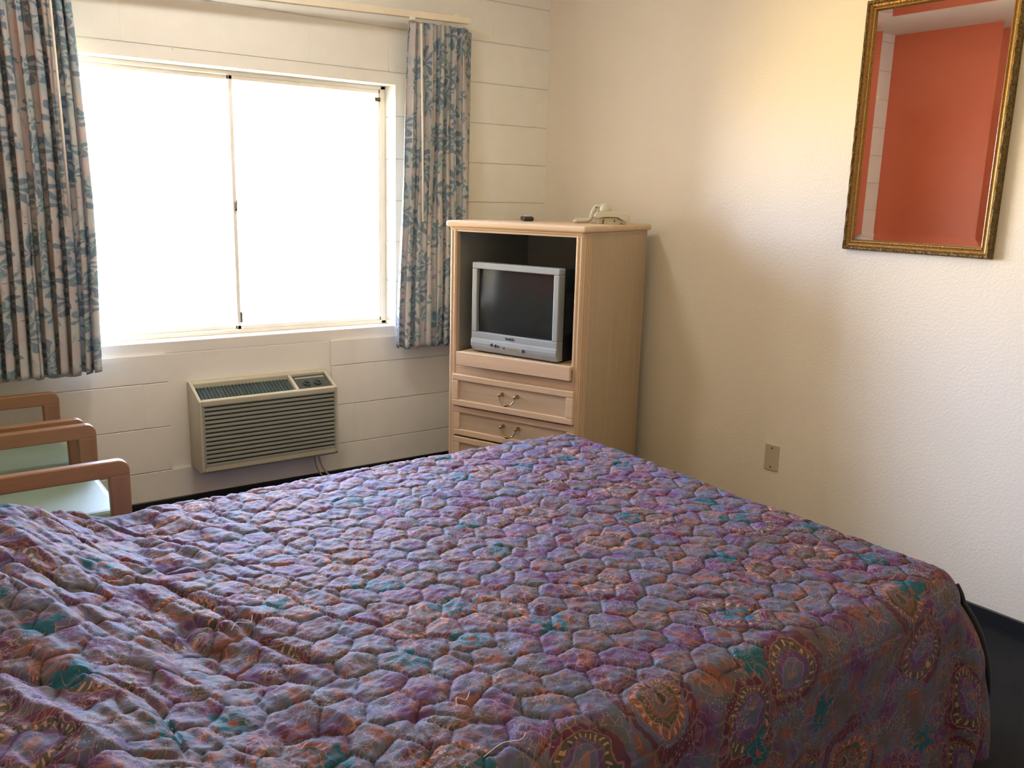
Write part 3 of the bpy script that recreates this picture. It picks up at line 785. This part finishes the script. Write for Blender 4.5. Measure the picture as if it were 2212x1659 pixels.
bmesh.ops.recalc_face_normals(bm, faces=bm.faces[:])
new_obj('shell', bm, M_tvd, tv, bevel=.004)
def disc(x, z, r, y, h, mat, nm):
    bm = bmesh.new(); lathe(bm, [(r, y), (r, y-h*.7), (r*.8, y-h)], 16, (x, 0, z), 1); return new_obj(nm, bm, mat, tv)
disc(-.112, .044, .0075, -.004, .004, M_tvd, 'jack'); disc(-.090, .042, .0075, -.004, .004, M_tvd, 'jack'); disc(-.074, .041, .005, -.004, .004, M_tvd, 'jack')
M_yel = plain('amber_print', (.35, .27, .10), .5)
for i, x in enumerate((-.045, -.025, -.005, .012, .03)):
    new_obj('button', B(((x-.006, -.0075, .034), (x+.006, -.0035, .040))), M_yel if i else M_ink, tv, bevel=.001)
disc(.062, .036, .0085, -.004, .004, M_ink, 'power_button')
new_obj('logo', B(*[((x-.0035, -.0012, .075), (x+.0025, .001, .075+h_)) for x, h_ in ((-.036, .012), (-.029, .008), (-.022, .008), (-.015, .011), (-.008, .008), (-.001, .012), (.006, .008))]), M_ink, tv)

# remote control lying on top, end towards the bed
rem = thing('remote_control', 'small black remote control lying on top of the wooden cabinet', 'remote control', cabpt(.20, .34, CH), math.radians(-30))
o = new_obj('body', B(((-.025, -.07, .001), (.025, .07, .022))), M_tvd, rem, bevel=.009, seg=4)
M_grb = plain('grey_rubber_button', (.45, .46, .46), .6)
for r in range(5):
    for c_ in range(3): new_obj('button', B(((-.016+c_*.013, -.055+r*.022, .0215), (-.008+c_*.013, -.045+r*.022, .026))), M_grb, rem, bevel=.001)

# telephone
M_ph = plain('almond_phone_plastic', (.56, .545, .46), .4)
M_phd = plain('phone_dark_gap', (.05, .04, .02), .6)
ph = thing('telephone', 'almond desk telephone resting on the top rear of the cabinet', 'telephone', cabpt(.545, .44, CH), math.radians(-35.7))
# profile drawn in the x-z plane, metres; x to the right as seen from the bed side
S = .0107*.0082   # not used
def pz(pts): return [((x-1050)*.000172, (650-z)*.000172) for x, z in pts]
bm = bmesh.new(); prism(bm, pz([(910, 650), (900, 530), (860, 500), (1400, 480), (1560, 560), (1680, 600), (1670, 650), (1600, 650), (1540, 620), (1500, 650)]), 1, -.055, .085)
new_obj('base', bm, M_ph, ph, bevel=.002)
bm = bmesh.new(); prism(bm, pz([(800, 480), (820, 400), (870, 340), (960, 325), (1280, 315), (1560, 335), (1660, 365), (1750, 400), (1735, 540), (1690, 570), (1600, 560), (1420, 470), (1100, 470), (870, 510)]), 1, -.075, .10)
new_obj('upper_shell', bm, M_ph, ph, bevel=.004, seg=3)
bm = bmesh.new(); prism(bm, pz([(1060, 655), (1075, 530), (1050, 530), (1040, 655)]), 1, -.058, -.054); new_obj('seam', bm, M_phd, ph); bm = bmesh.new(); prism(bm, pz([(1345, 600), (1350, 530), (1365, 530), (1365, 600)]), 1, -.058, -.054)
new_obj('seam', bm, M_phd, ph)
# handset leaning off the left side: ear cup on top, neck, mouth end on the cabinet
bm = bmesh.new()
pth = [(1230, 250), (1130, 190), (1000, 185), (880, 200), (820, 270), (780, 380), (750, 480), (690, 560), (560, 590), (420, 590), (320, 570)]
pp = pz(pth)
tube(bm, smoothpath([(x, -.02, max(z, .012)) for x, z in pp], 5), .0105, 12)
new_obj('handset_grip', bm, M_ph, ph, smooth=True)
bm = bmesh.new(); lathe(bm, [(.004, -.052), (.022, -.048), (.027, -.030), (.027, .0), (.022, .02), (.0, .024)], 24, ((1110-1050)*.000172, -.005, (650-270)*.000172), 1)
new_obj('earpiece', bm, M_ph, ph, smooth=True)
bm = bmesh.new(); lathe(bm, [(.004, .0), (.012, .001), (.015, .006), (.013, .015), (.0, .018)], 20, ((340-1050)*.000172, -.02, .0), 2)
new_obj('mouthpiece', bm, M_ph, ph, smooth=True)
bm = bmesh.new(); lathe(bm, [(.0035, -.0335), (.0035, -.0285), (.002, -.028)], 12, ((868-1050)*.000172, 0, (650-222)*.000172), 1)
new_obj('hang_hole', bm, M_phd, ph)

# ------------------------------------------------------------------ armchairs
M_cw = wood('medium_brown_wood', (.25, .135, .075), (.33, .19, .11), .32, 0, 26)
M_cwz = wood('medium_brown_wood_upright', (.23, .125, .07), (.31, .18, .105), .32, 2, 26)
def mat_vinyl():
    q = N('sage_vinyl'); c = q.coord()
    n1 = q.noise(c, 3, 3); n2 = q.vor(c, 260).outputs[0]
    q.set(color=q.ramp(n1, [(.3, (.19, .28, .24)), (.7, (.25, .35, .31))]), rough=.5, normal=q.bump(n2, .15, .001))
    return q.m
M_vin = mat_vinyl()
def chair_root(label, loc, rz):
    return thing('armchair', label, 'armchair', loc, rz)
def arc_pts(cx, cz, r, a0, a1, n=6): return [(cx+r*math.cos(lerp(a0, a1, i/n)), cz+r*math.sin(lerp(a0, a1, i/n))) for i in range(n+1)]
def make_chair(label, loc, rz):
    """local: +x is the front, arms at y=+-.245"""
    c = chair_root(label, loc, rz)
    H_ = .645; F = 0.0; Bk = -.60; w = .062; hr = .052
    for s_ in (-1, 1):
        y0, y1 = (s_*.245-.016, s_*.245+.016)
        outer = [(Bk, H_-.004), (Bk, H_-hr-.004), (F-w, H_-hr), (F, H_-hr)] + arc_pts(F-.034, H_-.034, .034, 0, math.pi/2)
        bm = bmesh.new(); prism(bm, outer, 1, y0, y1); new_obj('arm', bm, M_cw, c, bevel=.005, seg=3)
        bm = bmesh.new(); prism(bm, [(F-w, H_-hr+.006), (F, H_-hr+.006), (F-.001, .30), (F-.012, 0), (F-w+.016, 0), (F-w+.004, .3)], 1, y0, y1)
        new_obj('leg', bm, M_cwz, c, bevel=.007, seg=3)
        bm = bmesh.new(); prism(bm, [(Bk+.10, H_-hr), (Bk+.16, H_-hr), (Bk+.14, .3), (Bk+.06, 0), (Bk+.02, 0), (Bk+.08, .3)], 1, y0, y1)
        new_obj('leg', bm, M_cwz, c, bevel=.007, seg=3)
    new_obj('seat_rail', B(((F-.055, -.23, .335), (F-.03, .23, .395)), ((Bk+.10, -.23, .335), (Bk+.125, .23, .395)), ((Bk+.10, -.228, .34), (F-.03, -.205, .39)), ((Bk+.10, .205, .34), (F-.03, .228, .39))), M_cw, c, bevel=.003)
    new_obj('seat', B(((Bk+.11, -.226, .395), (F-.012, .226, .475))), M_vin, c, bevel=.026, seg=4)
    bm = bmesh.new(); prism(bm, [(Bk+.13, .46), (Bk+.04, .46), (Bk-.06, .84), (Bk-.005, .86), (Bk+.055, .80)], 1, -.222, .222)
    new_obj('backrest', bm, M_vin, c, bevel=.022, seg=4)
    return c
def arc_chair():
    pass
make_chair('wooden armchair with green seat nearest the bed', (-2.525, -.965, 0), 0)
make_chair('wooden armchair with green seat standing against the window wall', (-2.545, -.375, 0), math.radians(.8))

# ------------------------------------------------------------------ mirror
mir = thing('wall_mirror', 'tall rectangular mirror in ornate gold frame on the cream wall', 'mirror', (0, -2.2215, 1.748))
HW, HH, FW, FD = .2845, .4535, .040, .030
def mat_gilt(name, c1, c2, rough, st):
    q = N(name); c = q.coord()
    n1 = q.noise(c, 160, 4, .6); w = q.vor(c, 120).outputs[0]; q.m
    q.set(color=q.ramp(n1, [(.35, c1), (.65, c2)]), rough=rough, metal=.75, normal=q.bump(q.math('ADD', n1, w), st, .003))
    return q.m
M_gilt = mat_gilt('smooth_gilt', (.20, .105, .03), (.32, .18, .055), .38, .3)
M_carv = mat_gilt('carved_dark_gilt', (.06, .04, .015), (.26, .17, .07), .5, 1.0)
def ring(prof, mat, name, parent, ripple=None):
    """sweep profile [(inset from the outer edge, height off wall)] round the rectangle"""
    bm = bmesh.new()
    n_side = 60
    path = []
    cs = [(-1, -1), (1, -1), (1, 1), (-1, 1)]
    for k in range(4):
        a_, b_ = cs[k], cs[(k+1) % 4]
        m_ = n_side
        for i in range(m_): path.append((a_, b_, i/m_))
    rows = []
    for (a_, b_, t) in path:
        row = []
        for j, (ins, h) in enumerate(prof):
            pa = (a_[0]*(HW-ins), a_[1]*(HH-ins)); pb = (b_[0]*(HW-ins), b_[1]*(HH-ins))
            L_ = max(abs(pb[0]-pa[0]), abs(pb[1]-pa[1]))
            hh = h
            if ripple and j in ripple and 0 < t < 1: hh = h + 0.0014*math.sin(t*L_/.012*2*math.pi)
            row.append(bm.verts.new((-hh, lerp(pa[0], pb[0], t), lerp(pa[1], pb[1], t))))
        rows.append(row)
    n = len(rows)
    for i in range(n):
        for j in range(len(prof)-1):
            bm.faces.new((rows[i][j], rows[(i+1) % n][j], rows[(i+1) % n][j+1], rows[i][j+1]))
    bmesh.ops.recalc_face_normals(bm, faces=bm.faces[:])
    return new_obj(name, bm, mat, parent)
ring([(0, 0), (0, .018), (.002, .027), (.006, .032), (.011, .032), (.015, .027)], M_carv, 'carved_border', mir, (2, 3, 4))
ring([(.015, .027), (.018, .024), (.023, .022), (.028, .018), (.031, .020), (.034, .020), (.037, .016), (.040, .010), (.040, .006)], M_gilt, 'frame', mir)
q = N('silvered_glass'); q.set(color=(.90, .90, .88), rough=.0, metal=1.0); c = q.coord(); q.set(color=q.ramp(q.noise(c, 2, 2), [(.3, (.88, .88, .86)), (.7, (.9, .9, .88))])); M_mir = q.m
gh, gv, bv = HW-.038, HH-.038, .028
bm = bmesh.new()
v0 = [bm.verts.new((-.0098, a_*gh, b_*gv)) for a_, b_ in ((-1,-1),(1,-1),(1,1),(-1,1))]
v1 = [bm.verts.new((-.0080, a_*(gh-bv), b_*(gv-bv))) for a_, b_ in ((-1,-1),(1,-1),(1,1),(-1,1))]
vb = [bm.verts.new((-.004, a_*gh, b_*gv)) for a_, b_ in ((-1,-1),(1,-1),(1,1),(-1,1))]
bm.faces.new(v1)
for i in range(4):
    bm.faces.new((v0[i], v0[(i+1) % 4], v1[(i+1) % 4], v1[i])); bm.faces.new((vb[i], vb[(i+1) % 4], v0[(i+1) % 4], v0[i]))
bm.faces.new(vb[::-1]); bmesh.ops.recalc_face_normals(bm, faces=bm.faces[:])
new_obj('mirror_glass', bm, M_mir, mir)
new_obj('backing', B(((-.004, -gh, -gv), (0, gh, gv))), M_in, mir)

# ------------------------------------------------------------------ blank wall plate
wp = thing('wall_plate', 'blank beige wall plate on the cream wall above the bed edge', 'wall plate', (0, -1.683, .376))
M_pl = plain('almond_plate', (.52, .46, .36), .4)
new_obj('plate', B(((-.006, -.036, -.058), (0, .036, .058))), M_pl, wp, bevel=.0025)
for zz in (.042, -.042):
    bm = bmesh.new(); lathe(bm, [(.004, -.006), (.004, -.0068), (.002, -.0075)], 12, (0, 0, zz), 0); new_obj('screw', bm, M_dkmetal, wp)
